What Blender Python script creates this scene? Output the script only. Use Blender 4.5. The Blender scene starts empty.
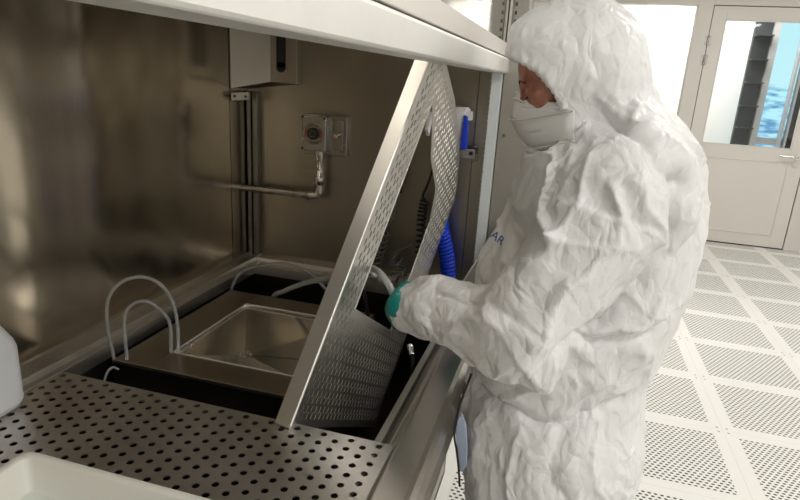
import bpy, bmesh, math, random
import numpy as np
from mathutils import Vector, Matrix

random.seed(7)
RNG = np.random.RandomState(11)
COL = bpy.context.scene.collection
SC = bpy.context.scene
PI = math.pi

# ------------------------------------------------------------------ materials
def mat(name, color=(.8, .8, .8), rough=.5, metal=0., **kw):
    m = bpy.data.materials.new(name); m.use_nodes = True
    b = m.node_tree.nodes['Principled BSDF']
    b.inputs['Base Color'].default_value = (*color, 1)
    b.inputs['Roughness'].default_value = rough
    b.inputs['Metallic'].default_value = metal
    for k, v in kw.items():
        b.inputs[k.replace('_', ' ')].default_value = v
    return m

def nodes(m): return m.node_tree.nodes, m.node_tree.links, m.node_tree.nodes['Principled BSDF']

def math_node(nt, op, a, b=None):
    n = nt.nodes.new('ShaderNodeMath'); n.operation = op
    for i, v in enumerate((a, b)):
        if v is None: continue
        if isinstance(v, (int, float)): n.inputs[i].default_value = v
        else: nt.links.new(v, n.inputs[i])
    return n.outputs[0]

def steel(name, color, rough, stretch=(1, 1, 1), bump=.0, wav=0., rvar=.08, cvar=.12, wscale=3.):
    """brushed / handled stainless steel: roughness clouds, fine brushing and slow waviness"""
    m = mat(name, color, rough, 1.)
    N, L, B = nodes(m)
    tc = N.new('ShaderNodeTexCoord'); mp = N.new('ShaderNodeMapping'); mp.inputs['Scale'].default_value = stretch
    L.new(tc.outputs['Object'], mp.inputs[0])
    n1 = N.new('ShaderNodeTexNoise'); n1.inputs['Scale'].default_value = 4.; n1.inputs['Detail'].default_value = 5
    L.new(mp.outputs[0], n1.inputs['Vector'])
    mr = N.new('ShaderNodeMapRange'); mr.inputs['To Min'].default_value = max(.03, rough-rvar); mr.inputs['To Max'].default_value = rough+rvar
    mr.inputs['From Min'].default_value = .3; mr.inputs['From Max'].default_value = .7
    L.new(n1.outputs['Fac'], mr.inputs[0]); L.new(mr.outputs[0], B.inputs['Roughness'])
    cr = N.new('ShaderNodeMixRGB')
    cr.inputs[1].default_value = (*[c*(1-cvar) for c in color], 1); cr.inputs[2].default_value = (*[min(1, c*(1+cvar)) for c in color], 1)
    n3 = N.new('ShaderNodeTexNoise'); n3.inputs['Scale'].default_value = 9.; n3.inputs['Detail'].default_value = 6; n3.inputs['Roughness'].default_value = .65
    L.new(tc.outputs['Object'], n3.inputs['Vector']); L.new(n3.outputs['Fac'], cr.inputs[0]); L.new(cr.outputs[0], B.inputs['Base Color'])
    last = None
    if wav:
        nw = N.new('ShaderNodeTexNoise'); nw.inputs['Scale'].default_value = wscale; nw.inputs['Detail'].default_value = 1
        L.new(mp.outputs[0], nw.inputs['Vector'])
        bw = N.new('ShaderNodeBump'); bw.inputs['Strength'].default_value = 1; bw.inputs['Distance'].default_value = wav
        L.new(nw.outputs['Fac'], bw.inputs['Height']); last = bw
    if bump:
        nb = N.new('ShaderNodeTexNoise'); nb.inputs['Scale'].default_value = 60.; nb.inputs['Detail'].default_value = 3
        L.new(mp.outputs[0], nb.inputs['Vector'])
        bb = N.new('ShaderNodeBump'); bb.inputs['Strength'].default_value = bump; bb.inputs['Distance'].default_value = .0005
        L.new(nb.outputs['Fac'], bb.inputs['Height'])
        if last: L.new(last.outputs[0], bb.inputs['Normal'])
        last = bb
    if last: L.new(last.outputs[0], B.inputs['Normal'])
    return m

M = {}
M['wall_steel'] = steel('brushed steel back panel', (.62, .55, .44), .20, (1, 2.2, .22), .15, .040, .06, .14, 1.5)
M['end_steel'] = steel('brushed steel end panel', (.44, .40, .33), .34, (1, 1, 1), .2, .004, .05, .1)
M['box_steel'] = steel('satin steel casing', (.40, .37, .31), .38, (1, 1, 1), .2, .0, .05, .08)
M['tray_steel'] = steel('worn steel work tray', (.66, .63, .59), .38, (1, 1, 1), .3, .002, .08, .16)
M['ledge_steel'] = steel('steel front ledge', (.58, .54, .49), .36, (1, 1, 1), .25, .001, .08, .14)
M['shaded_steel'] = steel('trough steel with painted shade', (.10, .095, .085), .42, (1, 1, 1), .1, .0, .06, .1)  # stainless of the unlit trough, its shade put into the base colour
M['tank_steel'] = steel('steel sink frame', (.36, .32, .27), .33, (1, 1, 1), .2, .001, .06, .12)
M['sink_steel'] = steel('polished sink steel', (.80, .77, .72), .20, (1, 1, 1), .05, .001, .05, .06)
M['plate_steel'] = steel('lifted perforated steel', (.86, .84, .80), .36, (1, 1, 1), .2, .0008, .06, .05)
M['plate_steel'].node_tree.nodes['Principled BSDF'].inputs['Metallic'].default_value = .96
M['beam_steel'] = steel('satin sash rail', (.90, .89, .86), .5, (1, 1, 1), .2, .0, .08, .05)
M['rail_paint'] = mat('warm grey sloped rail', (.66, .62, .57), .42, .35)
M['sash_panel'] = steel('smooth grey sash sheet', (.60, .60, .58), .07, (1, 1, 1), .0, .001, .03, .03)
M['frame_grey'] = mat('grey beige casing', (.40, .375, .335), .45, .4)
M['strut_grey'] = steel('dark strut steel', (.26, .25, .22), .38, (1, 1, 1), .1)
M['gasket'] = mat('pale seal strip', (.74, .79, .80), .4)
M['chrome'] = mat('chrome', (.75, .74, .72), .16, 1.)
M['pipe'] = steel('pipe steel', (.42, .41, .39), .25, (1, 1, 1))
M['black'] = mat('black rubber', (.012, .012, .013), .45)
M['black_plastic'] = mat('black plastic', (.02, .02, .021), .35)
M['grey_coil'] = mat('dark grey coiled tube', (.10, .105, .10), .4)
M['blue'] = mat('blue coiled hose', (.01, .06, .72), .25)
M['blue_plastic'] = mat('blue plastic', (.015, .05, .62), .3)
M['white_plastic'] = mat('white plastic', (.80, .80, .80), .35)
M['tub'] = mat('off white tub plastic', (.82, .80, .73), .4, Subsurface_Weight=.15)
M['jug'] = mat('translucent white jug', (.90, .93, .97), .38, Transmission_Weight=.05)
M['ink'] = mat('grey print', (.12, .12, .15), .6)
M['logo_blue'] = mat('blue print', (.03, .10, .35), .6)
M['tube_white'] = mat('milky tubing', (.50, .50, .48), .3, Transmission_Weight=.2)
M['tube_clear'] = mat('clear tubing', (.72, .74, .74), .08, Transmission_Weight=.65, IOR=1.35)
M['teal'] = mat('teal nitrile glove', (.0, .22, .20), .38)
M['mask'] = mat('white respirator fabric', (.86, .85, .84), .8)
M['strap'] = mat('white elastic', (.82, .80, .76), .7)
M['hair'] = mat('brown eyebrow hair', (.05, .025, .018), .8)
M['red'] = mat('red print', (.45, .03, .03), .5)
M['wall_paint'] = mat('white wall panel', (.80, .79, .76), .5)
M['frame_paint'] = mat('beige grey frame', (.66, .63, .575), .4)
M['door_paint'] = mat('beige grey door leaf', (.69, .66, .605), .38)
M['ceiling'] = mat('white ceiling', (.82, .82, .80), .8)
M['dark_gap'] = mat('dark seam', (.06, .055, .05), .7)
M['corridor_dark'] = mat('dark shelving', (.022, .03, .034), .6)
M['corridor_mullion'] = mat('grey mullion', (.42, .43, .44), .4)
M['boot'] = mat('white boot cover', (.8, .8, .8), .6)
M['blue_sheet'] = mat('pale blue film', (.55, .66, .88), .35)
M['void'] = mat('dark subfloor', (.10, .09, .08), 1.)

def glass(name, rough=.0, tint=(1, 1, 1), mixf=.12):
    m = mat(name, tint, .02); N, L, B = nodes(m)
    out = N['Material Output']
    tr = N.new('ShaderNodeBsdfTransparent'); tr.inputs[0].default_value = (*tint, 1)
    gl = N.new('ShaderNodeBsdfGlossy'); gl.inputs['Roughness'].default_value = .03
    fr = N.new('ShaderNodeFresnel'); fr.inputs[0].default_value = 1.45
    mx = N.new('ShaderNodeMixShader')
    L.new(fr.outputs[0], mx.inputs[0]); L.new(tr.outputs[0], mx.inputs[1]); L.new(gl.outputs[0], mx.inputs[2])
    L.new(mx.outputs[0], out.inputs['Surface'])
    return m
M['glass'] = glass('window glass')

def emit(name, col, s):
    m = mat(name, (0, 0, 0), 1.); N, L, B = nodes(m)
    B.inputs['Emission Color'].default_value = (*col, 1); B.inputs['Emission Strength'].default_value = s
    return m
M['lamp'] = emit('ceiling diffuser', (1, .98, .95), 2.6)
M['daylight'] = emit('daylight backdrop glow', (.33, .80, .95), .9)
N_, L_, B_ = nodes(M['daylight'])
tc = N_.new('ShaderNodeTexCoord'); nz = N_.new('ShaderNodeTexNoise'); nz.inputs['Scale'].default_value = 3.2; nz.inputs['Detail'].default_value = 4
mp = N_.new('ShaderNodeMapping'); mp.inputs['Scale'].default_value = (1.2, 1, 5.)
rp = N_.new('ShaderNodeValToRGB'); rp.color_ramp.elements[0].color = (.10, .30, .55, 1); rp.color_ramp.elements[0].position = .38
rp.color_ramp.elements[1].color = (.45, .86, 1., 1); rp.color_ramp.elements[1].position = .56
L_.new(tc.outputs['Object'], mp.inputs[0]); L_.new(mp.outputs[0], nz.inputs['Vector']); L_.new(nz.outputs['Fac'], rp.inputs[0]); sx_ = N_.new('ShaderNodeSeparateXYZ'); L_.new(tc.outputs['Object'], sx_.inputs[0])
mr_ = N_.new('ShaderNodeMapRange'); mr_.inputs['From Min'].default_value = 1.66; mr_.inputs['From Max'].default_value = 1.78; L_.new(sx_.outputs[2], mr_.inputs[0])
mx_ = N_.new('ShaderNodeMixRGB'); mx_.inputs[2].default_value = (.50, .86, .93, 1); L_.new(mr_.outputs[0], mx_.inputs[0]); L_.new(rp.outputs[0], mx_.inputs[1])
L_.new(mx_.outputs[0], B_.inputs['Emission Color'])

# skin with blotches
m = mat('skin', (.40, .17, .11), .45, Subsurface_Weight=.08); M['skin'] = m
N, L, B = nodes(m); tc = N.new('ShaderNodeTexCoord'); nz = N.new('ShaderNodeTexNoise'); nz.inputs['Scale'].default_value = 45; nz.inputs['Detail'].default_value = 6
rp = N.new('ShaderNodeValToRGB'); rp.color_ramp.elements[0].color = (.32, .12, .08, 1); rp.color_ramp.elements[0].position = .35
rp.color_ramp.elements[1].color = (.55, .26, .18, 1); rp.color_ramp.elements[1].position = .7
L.new(tc.outputs['Object'], nz.inputs['Vector']); L.new(nz.outputs['Fac'], rp.inputs[0]); L.new(rp.outputs[0], B.inputs['Base Color'])
bp = N.new('ShaderNodeBump'); bp.inputs['Strength'].default_value = .4; bp.inputs['Distance'].default_value = .001
nz2 = N.new('ShaderNodeTexNoise'); nz2.inputs['Scale'].default_value = 240; L.new(tc.outputs['Object'], nz2.inputs['Vector'])
L.new(nz2.outputs['Fac'], bp.inputs['Height']); L.new(bp.outputs[0], B.inputs['Normal'])

# coverall: crumpled nonwoven, geometry carries the folds, bump the finest creases
m = mat('white nonwoven coverall', (.80, .79, .785), .42, Specular_IOR_Level=.5); M['suit'] = m
N, L, B = nodes(m); tc = N.new('ShaderNodeTexCoord')
wn = N.new('ShaderNodeTexNoise'); wn.inputs['Scale'].default_value = 7; wn.inputs['Detail'].default_value = 3
L.new(tc.outputs['Object'], wn.inputs['Vector'])
vm = N.new('ShaderNodeVectorMath'); vm.operation = 'MULTIPLY_ADD'; vm.inputs[1].default_value = (.09, .09, .09)
L.new(wn.outputs['Color'], vm.inputs[0]); L.new(tc.outputs['Object'], vm.inputs[2])
prev = None
for sc, dist, st in ((10., .006, .7), (33., .0022, .6)):
    mp = N.new('ShaderNodeMapping'); mp.inputs['Scale'].default_value = (1.25, 1.0, .7); mp.inputs['Rotation'].default_value = (0, .5, 0)
    L.new(vm.outputs[0], mp.inputs[0])
    vo = N.new('ShaderNodeTexVoronoi'); vo.feature = 'DISTANCE_TO_EDGE'; vo.inputs['Scale'].default_value = sc
    L.new(mp.outputs[0], vo.inputs['Vector'])
    mr = N.new('ShaderNodeMapRange'); mr.inputs['From Max'].default_value = .32; L.new(vo.outputs['Distance'], mr.inputs[0])
    bp = N.new('ShaderNodeBump'); bp.inputs['Strength'].default_value = st; bp.inputs['Distance'].default_value = dist
    L.new(mr.outputs[0], bp.inputs['Height'])
    if prev: L.new(prev.outputs[0], bp.inputs['Normal'])
    prev = bp
L.new(prev.outputs[0], B.inputs['Normal'])
tl = N.new('ShaderNodeBsdfTranslucent'); tl.inputs[0].default_value = (.8, .79, .78, 1)

# floor: raised tiles, really perforated
PX, PY, OX, OY, WX, WY = .624, .574, .975, 2.381, .518, .476
def floor_material():
    m = mat('perforated floor tile', (.80, .785, .74), .42); nt = m.node_tree; N, L, B = nodes(m)
    tc = N.new('ShaderNodeTexCoord'); sx = N.new('ShaderNodeSeparateXYZ'); L.new(tc.outputs['Object'], sx.inputs[0])
    X = sx.outputs[0]; Y = sx.outputs[1]
    mn = lambda op, a, b=None: math_node(nt, op, a, b)
    fx = mn('MULTIPLY', mn('FRACT', mn('DIVIDE', mn('ADD', X, 20*PX-OX), PX)), PX)
    fy = mn('MULTIPLY', mn('FRACT', mn('DIVIDE', mn('ADD', Y, 20*PY-OY), PY)), PY)
    inx = mn('MULTIPLY', mn('LESS_THAN', fx, WX), mn('GREATER_THAN', fx, .006))
    iny = mn('MULTIPLY', mn('LESS_THAN', fy, WY), mn('GREATER_THAN', fy, .006))
    hx, hy = WX/21., WY/25.
    cx = mn('DIVIDE', fx, hx); cy0 = mn('DIVIDE', fy, hy)
    par = mn('MULTIPLY', mn('MODULO', mn('FLOOR', cy0), 2.), .5)
    gx = mn('SUBTRACT', mn('FRACT', mn('ADD', cx, par)), .5); gy = mn('SUBTRACT', mn('FRACT', cy0), .5)
    ex = mn('DIVIDE', gx, .30); ey = mn('DIVIDE', gy, .27)
    r2 = mn('ADD', mn('MULTIPLY', ex, ex), mn('MULTIPLY', ey, ey))
    hole = mn('MULTIPLY', mn('LESS_THAN', r2, 1.), mn('MULTIPLY', inx, iny))
    # screw heads at the tile corners
    def near(f, c, w): return mn('LESS_THAN', mn('ABSOLUTE', mn('SUBTRACT', f, c)), w)
    sc = mn('MULTIPLY', mn('ADD', near(fx, WX+.03, .006), near(fx, WX+.075, .006)), mn('ADD', near(fy, WY+.03, .006), near(fy, WY+.07, .006)))
    seam = mn('MAXIMUM', near(fx, WX+.053, .0012), near(fy, WY+.049, .0012))
    mx = N.new('ShaderNodeMixRGB'); mx.inputs[1].default_value = (.80, .785, .74, 1); mx.inputs[2].default_value = (.40, .38, .35, 1)
    L.new(mn('MAXIMUM', mn('MULTIPLY', seam, .35), sc), mx.inputs[0])
    nz = N.new('ShaderNodeTexNoise'); nz.inputs['Scale'].default_value = 120; nz.inputs['Detail'].default_value = 2
    L.new(tc.outputs['Object'], nz.inputs['Vector'])
    m2 = N.new('ShaderNodeMixRGB'); m2.blend_type = 'MULTIPLY'; m2.inputs[0].default_value = .22
    L.new(mx.outputs[0], m2.inputs[1]); L.new(nz.outputs['Color'], m2.inputs[2])
    L.new(mx.outputs[0], B.inputs['Base Color'])
    tr = N.new('ShaderNodeBsdfTransparent'); ms = N.new('ShaderNodeMixShader')
    L.new(hole, ms.inputs[0]); L.new(B.outputs[0], ms.inputs[1]); L.new(tr.outputs[0], ms.inputs[2])
    L.new(ms.outputs[0], N['Material Output'].inputs['Surface'])
    return m
M['floor'] = floor_material()

# ------------------------------------------------------------------ object helpers
def thing(name, label, cat, loc, group=None):
    o = bpy.data.objects.new(name, None); COL.objects.link(o); o.location = loc
    o.empty_display_size = .05
    o['label'] = label; o['category'] = cat
    if group: o['group'] = group
    return o

def wloc(o):
    v = Vector(o.location)
    while o.parent: o = o.parent; v += Vector(o.location)
    return v

class MB:
    """collects shapes in world coordinates, links them as one mesh object"""
    def __init__(s): s.v = []; s.f = []; s.sm = []
    def add(s, v, f, smooth=False):
        o = len(s.v); s.v += [tuple(p) for p in v]; s.f += [tuple(i+o for i in q) for q in f]; s.sm += [smooth]*len(f); return s
    def box(s, a, b):
        x0, y0, z0 = a; x1, y1, z1 = b
        return s.add([(x0,y0,z0),(x1,y0,z0),(x1,y1,z0),(x0,y1,z0),(x0,y0,z1),(x1,y0,z1),(x1,y1,z1),(x0,y1,z1)],
                     [(0,3,2,1),(4,5,6,7),(0,1,5,4),(1,2,6,5),(2,3,7,6),(3,0,4,7)])
    def prism(s, poly, d, smooth=False):
        """polygon (3d points) extruded by vector d"""
        n = len(poly); v = [tuple(p) for p in poly]+[tuple(Vector(p)+Vector(d)) for p in poly]
        return s.add(v, [tuple(range(n))[::-1], tuple(range(n, 2*n))]+[(i, (i+1) % n, n+(i+1) % n, n+i) for i in range(n)], smooth)
    def cyl(s, p, q, r, r2=None, n=20):
        r2 = r if r2 is None else r2
        return s.tube([p, q], [r, r2], n)
    def tube(s, path, r, n=12, cap=True):
        P = [Vector(p) for p in path]; k = len(P)
        R = r if isinstance(r, (list, tuple)) else [r]*k
        t0 = (P[1]-P[0]).normalized(); a = t0.orthogonal().normalized(); V = []
        for i in range(k):
            t = (P[min(i+1, k-1)]-P[max(i-1, 0)]).normalized()
            a = (a-t*a.dot(t)).normalized(); b = t.cross(a)
            for j in range(n):
                w = 2*PI*j/n; V.append(P[i]+(a*math.cos(w)+b*math.sin(w))*R[i])
        F = [(i*n+j, i*n+(j+1) % n, (i+1)*n+(j+1) % n, (i+1)*n+j) for i in range(k-1) for j in range(n)]
        s.add(V, F, True)
        if cap:
            s.add(V[:n], [tuple(range(n))[::-1]]); s.add(V[-n:], [tuple(range(n))])
        return s
    def lathe(s, c, ax, prof, n=28):
        """prof: list of (radius, height along ax)"""
        c = Vector(c); ax = Vector(ax).normalized(); a = ax.orthogonal().normalized(); b = ax.cross(a)
        V = [c+ax*h+(a*math.cos(2*PI*j/n)+b*math.sin(2*PI*j/n))*r for r, h in prof for j in range(n)]
        k = len(prof)
        s.add(V, [(i*n+j, i*n+(j+1) % n, (i+1)*n+(j+1) % n, (i+1)*n+j) for i in range(k-1) for j in range(n)], True)
        s.add(V[:n], [tuple(range(n))[::-1]]); s.add(V[-n:], [tuple(range(n))]); return s
    def build(s, name, m, parent=None, bevel=0., seg=2, label=None, auto=35):
        o = mesh_obj(name, s.v, s.f, m, parent, s.sm)
        if bevel:
            md = o.modifiers.new('bevel', 'BEVEL'); md.width = bevel; md.segments = seg; md.limit_method = 'ANGLE'; md.angle_limit = math.radians(40)
        if label: o['label'] = label
        return o

def mesh_obj(name, V, F, m, parent=None, smooth=None):
    off = wloc(parent) if parent else Vector((0, 0, 0))
    me = bpy.data.meshes.new(name)
    V = np.asarray([tuple(v) for v in V] if not isinstance(V, np.ndarray) else V, dtype=float)-np.array(off)
    me.from_pydata(V.tolist(), [], F if isinstance(F, list) else F.tolist())
    bm = bmesh.new(); bm.from_mesh(me); bmesh.ops.recalc_face_normals(bm, faces=bm.faces); bm.to_mesh(me); bm.free()
    if smooth is True: me.polygons.foreach_set('use_smooth', [True]*len(me.polygons))
    elif smooth: me.polygons.foreach_set('use_smooth', smooth)
    me.materials.append(m)
    o = bpy.data.objects.new(name, me); COL.objects.link(o)
    if parent: o.parent = parent
    return o

def solo(o, label, cat, group=None):
    o['label'] = label; o['category'] = cat
    if group: o['group'] = group
    return o
def struct(o): o['kind'] = 'structure'; return o

def spline(pts, n=8):
    """Catmull-Rom through points"""
    P = [Vector(p) for p in pts]; P = [2*P[0]-P[1]]+P+[2*P[-1]-P[-2]]; out = []
    for i in range(1, len(P)-2):
        for k in range(n):
            t = k/n; a, b, c, d = P[i-1], P[i], P[i+1], P[i+2]
            out.append(.5*((2*b)+(c-a)*t+(2*a-5*b+4*c-d)*t*t+(3*b-a-3*c+d)*t**3))
    out.append(P[-2]); return out

def coil(path, r, turns, n=14):
    P = spline(path, 30); k = turns*n; out = []; a = None
    for i in range(k+1):
        u = i/k*(len(P)-1); j = min(int(u), len(P)-2); p = P[j].lerp(P[j+1], u-j); t = (P[j+1]-P[j]).normalized()
        if a is None: a = t.orthogonal().normalized()
        a = (a-t*a.dot(t)).normalized(); b = t.cross(a); w = 2*PI*i/n
        out.append(p+(a*math.cos(w)+b*math.sin(w))*r)
    return out

# ------------------------------------------------------------------ noise + surface nets (numpy)
def hash3(i, seed):
    i = i.astype(np.int64)
    h = (i[..., 0]*73856093) ^ (i[..., 1]*19349663) ^ (i[..., 2]*83492791) ^ (seed*2654435761)
    h = (h ^ (h >> 13))*1274126177; h = h & 0x7fffffff
    h = (h ^ (h >> 15))*739982445 & 0x7fffffff
    return (h % 100003)/100003.
def vnoise(p, seed):
    i = np.floor(p).astype(np.int64); f = p-i; f = f*f*f*(f*(f*6-15)+10); r = 0
    for dx in (0, 1):
        for dy in (0, 1):
            for dz in (0, 1):
                w = (f[:, 0] if dx else 1-f[:, 0])*(f[:, 1] if dy else 1-f[:, 1])*(f[:, 2] if dz else 1-f[:, 2])
                r = r+w*hash3(i+np.array([dx, dy, dz]), seed)
    return r*2-1
def facets(p, seed):
    """crumpled sheet: every cell carries its own tilted plane; lower envelope of planes -> flat facets, sharp creases"""
    i = np.floor(p).astype(np.int64); best = np.full(len(p), 9.); 
    for dx in (-1, 0, 1):
        for dy in (-1, 0, 1):
            for dz in (-1, 0, 1):
                c = i+np.array([dx, dy, dz])
                q = c+np.stack([hash3(c, seed+k) for k in (1, 2, 3)], -1)
                d = p-q
                g = np.stack([hash3(c, seed+k) for k in (4, 5, 6)], -1)*2-1
                h = (d*d).sum(-1)*.55+(d*g).sum(-1)*.45+hash3(c, seed+7)*.25
                best = np.minimum(best, h)
    return best
def rot(a, b, c):
    return np.array(Matrix.Rotation(a, 3, 'X') @ Matrix.Rotation(b, 3, 'Y') @ Matrix.Rotation(c, 3, 'Z'))

def smin(a, b, k):
    h = np.clip(.5+.5*(b-a)/k, 0, 1); return b*(1-h)+a*h-k*h*(1-h)
def smax(a, b, k): return -smin(-a, -b, k)
def cone(P, a, b, ra, rb):
    a = np.array(a, np.float32); b = np.array(b, np.float32); ab = b-a
    t = ((P[0]-a[0])*ab[0]+(P[1]-a[1])*ab[1]+(P[2]-a[2])*ab[2])/float(ab@ab); t = np.clip(t, 0, 1)
    return np.sqrt((P[0]-a[0]-t*ab[0])**2+(P[1]-a[1]-t*ab[1])**2+(P[2]-a[2]-t*ab[2])**2)-(ra+(rb-ra)*t)
def ell(P, c, r, R=None):
    X = [P[k]-c[k] for k in range(3)]
    if R is not None: X = [R[k][0]*X[0]+R[k][1]*X[1]+R[k][2]*X[2] for k in range(3)]   # rows of R = local axes
    q = np.sqrt((X[0]/r[0])**2+(X[1]/r[1])**2+(X[2]/r[2])**2)
    return (q-1)*min(r)
def grid(xs, ys, zs):
    return [xs.astype(np.float32)[:, None, None], ys.astype(np.float32)[None, :, None], zs.astype(np.float32)[None, None, :]]
def nets(D, xs, ys, zs):
    ins = D < 0; sh = np.array(D.shape)-1
    ax = [xs, ys, zs]
    acc = np.zeros((*sh, 3), np.float32); cnt = np.zeros(sh, np.int16)
    faces = []
    act = np.zeros(sh, bool)
    cross = []
    for a in range(3):
        lo = [slice(None)]*3; hi = [slice(None)]*3; lo[a] = slice(0, -1); hi[a] = slice(1, None)
        m = ins[tuple(lo)] != ins[tuple(hi)]
        idx = np.argwhere(m)
        d0 = D[tuple(lo)][m]; d1 = D[tuple(hi)][m]; t = d0/(d0-d1)
        pos = np.stack([ax[k][idx[:, k]] for k in range(3)], -1).astype(np.float32)
        pos[:, a] += t*(ax[a][idx[:, a]+1]-ax[a][idx[:, a]])
        b, c = [(1, 2), (2, 0), (0, 1)][a]
        cells = []
        for db, dc in ((-1, -1), (0, -1), (0, 0), (-1, 0)):
            q = idx.copy(); q[:, b] += db; q[:, c] += dc; cells.append(q)
        ok = np.ones(len(idx), bool)
        for q in cells: ok &= ((q >= 0) & (q < sh)).all(1)
        for q in cells:
            qq = q[ok]; np.add.at(acc, tuple(qq.T), pos[ok]); np.add.at(cnt, tuple(qq.T), 1)
        flip = ins[tuple(lo)][m][ok]
        cross.append(([q[ok] for q in cells], flip))
    vid = -np.ones(sh, np.int64); A = cnt > 0; vid[A] = np.arange(A.sum())
    V = acc[A]/cnt[A][:, None]
    for cells, flip in cross:
        F = np.stack([vid[tuple(q.T)] for q in cells], -1); F[~flip] = F[~flip][:, ::-1]; faces.append(F)
    return V.astype(float), np.concatenate(faces)
def vnormals(V, F):
    n = np.cross(V[F[:, 2]]-V[F[:, 0]], V[F[:, 3]]-V[F[:, 1]]); N = np.zeros_like(V)
    for k in range(4): np.add.at(N, F[:, k], n)
    return N/(np.linalg.norm(N, axis=1)[:, None]+1e-9)
def relax(V, F, it=2):
    for _ in range(it):
        S = np.zeros_like(V); C = np.zeros(len(V))
        for a, b in ((0, 1), (1, 2), (2, 3), (3, 0)):
            np.add.at(S, F[:, a], V[F[:, b]]); np.add.at(C, F[:, a], 1)
            np.add.at(S, F[:, b], V[F[:, a]]); np.add.at(C, F[:, b], 1)
        V = .4*V+.6*S/C[:, None]
    return V
def largest(V, F):
    """keep only the biggest connected shell"""
    lab = np.arange(len(V))
    for _ in range(400):
        m = lab[F].min(1); new = lab.copy()
        for k in range(4): np.minimum.at(new, F[:, k], m)
        new = new[new]
        if (new == lab).all(): break
        lab = new
    u, c = np.unique(lab, return_counts=True); keep = lab == u[c.argmax()]
    mp = -np.ones(len(V), int); mp[keep] = np.arange(keep.sum())
    return V[keep], mp[F[keep[F].all(1)]]
#=====PART2=====
# ================================================================== THE ROOM
YF = 7.13
struct(MB().add([(-3.2,-3.2,0),(4.6,-3.2,0),(4.6,9.4,0),(-3.2,9.4,0)], [(0,1,2,3)]).build('floor', M['floor']))
struct(MB().add([(-3.2,-3.2,-.35),(4.6,-3.2,-.35),(4.6,9.4,-.35),(-3.2,9.4,-.35)], [(0,1,2,3)]).build('floor_void', M['void']))
struct(MB().box((-3.2,-3.2,3.0),(4.6,9.4,3.1)).build('ceiling', M['ceiling']))
struct(MB().box((-3.3,-3.2,-.35),(-3.2,9.4,3.0)).build('wall_left', M['wall_paint']))
struct(MB().box((4.6,-3.2,-.35),(4.7,9.4,3.0)).build('wall_right', M['wall_paint']))
struct(MB().box((-3.2,-3.3,-.35),(4.6,-3.2,3.0)).build('wall_rear', M['wall_paint']))
struct(MB().box((-3.2,9.3,0),(4.6,9.4,3.0)).build('wall_corridor', M['wall_paint']))
w = MB()
DX0, DX1, DZ = 1.262, 2.407, 2.463
WX0, WX1, WZ0, WZ1 = -.55, 1.112, .95, 2.46
w.box((-3.2,YF,0),(WX0-.06,YF+.1,3.0)); w.box((WX0-.06,YF,0),(WX1+.02,YF+.1,WZ0-.06))
w.box((WX0-.06,YF,WZ1+.10),(4.6,YF+.1,3.0)); w.box((DX1+.16,YF,0),(4.6,YF+.1,WZ1+.10))
struct(w.build('wall_back', M['wall_paint']))
w = MB()   # frame profile of the glazed partition
w.box((WX1,YF-.012,0),(DX0-.004,YF+.11,WZ1+.10)); w.box((DX1+.004,YF-.012,0),(DX1+.16,YF+.11,WZ1+.10))
w.box((DX0-.004,YF-.012,DZ+.004),(DX1+.004,YF+.11,WZ1+.10)); w.box((WX0-.06,YF-.012,WZ1),(WX1,YF+.11,WZ1+.10))
w.box((WX0-.06,YF-.012,WZ0-.06),(WX1,YF+.11,WZ0)); w.box((WX0-.06,YF-.012,WZ0),(WX0,YF+.11,WZ1))
struct(w.build('trim_1', M['frame_paint'], bevel=.004))
win = struct(MB().box((WX0,YF+.03,WZ0),(WX1,YF+.038,WZ1)).build('window_1', M['glass']))
door = bpy.data.objects.new('door_1', None); COL.objects.link(door); door.location = (DX0, YF, 0); door['kind'] = 'structure'
GX0, GX1, GZ0, GZ1 = 1.397, 2.262, 1.082, 2.326
w = MB()
w.box((DX0+.004,YF,.015),(GX0,YF+.05,DZ-.004)); w.box((GX1,YF,.015),(DX1-.004,YF+.05,DZ-.004))
w.box((GX0,YF,.015),(GX1,YF+.05,GZ0)); w.box((GX0,YF,GZ1),(GX1,YF+.05,DZ-.004))
w.build('leaf', M['door_paint'], door, bevel=.002)
w = MB()
for a, b in (((GX0,YF-.006,.14),(GX1,YF,.155)),((GX0,YF-.006,.93),(GX1,YF,.945)),((GX0-.012,YF-.006,.14),(GX0,YF,.945)),((GX1,YF-.006,.14),(GX1+.012,YF,.945))): w.box(a, b)
w.build('panel_moulding', M['door_paint'], door, bevel=.003)
w = MB(); g = .008
w.box((GX0,YF-.004,GZ0),(GX0+g,YF,GZ1)); w.box((GX1-g,YF-.004,GZ0),(GX1,YF,GZ1)); w.box((GX0,YF-.004,GZ0),(GX1,YF,GZ0+g)); w.box((GX0,YF-.004,GZ1-g),(GX1,YF,GZ1))
w.build('glazing_bead', M['frame_paint'], door)
MB().box((GX0,YF+.02,GZ0),(GX1,YF+.028,GZ1)).build('pane', M['glass'], door)
w = MB(); w.cyl((2.328,YF,1.005),(2.328,YF-.012,1.005),.028); w.cyl((2.328,YF-.01,1.005),(2.328,YF-.06,1.005),.010)
w.tube(spline([(2.328,YF-.055,1.005),(2.28,YF-.062,1.008),(2.15,YF-.062,1.012)],6), .010)
w.build('handle', M['chrome'], door)
w = MB(); w.cyl((2.325,YF,.925),(2.325,YF-.012,.925),.028); w.cyl((2.325,YF-.01,.925),(2.325,YF-.03,.925),.011); w.build('lock', M['chrome'], door)
for z in (2.12, 1.93, .25):
    w = MB(); w.cyl((DX0-.002,YF-.014,z-.05),(DX0-.002,YF-.014,z+.05),.012); w.box((DX0-.03,YF-.016,z-.045),(DX0+.03,YF-.008,z+.045)); w.build('hinge', M['pipe'], door)
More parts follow.
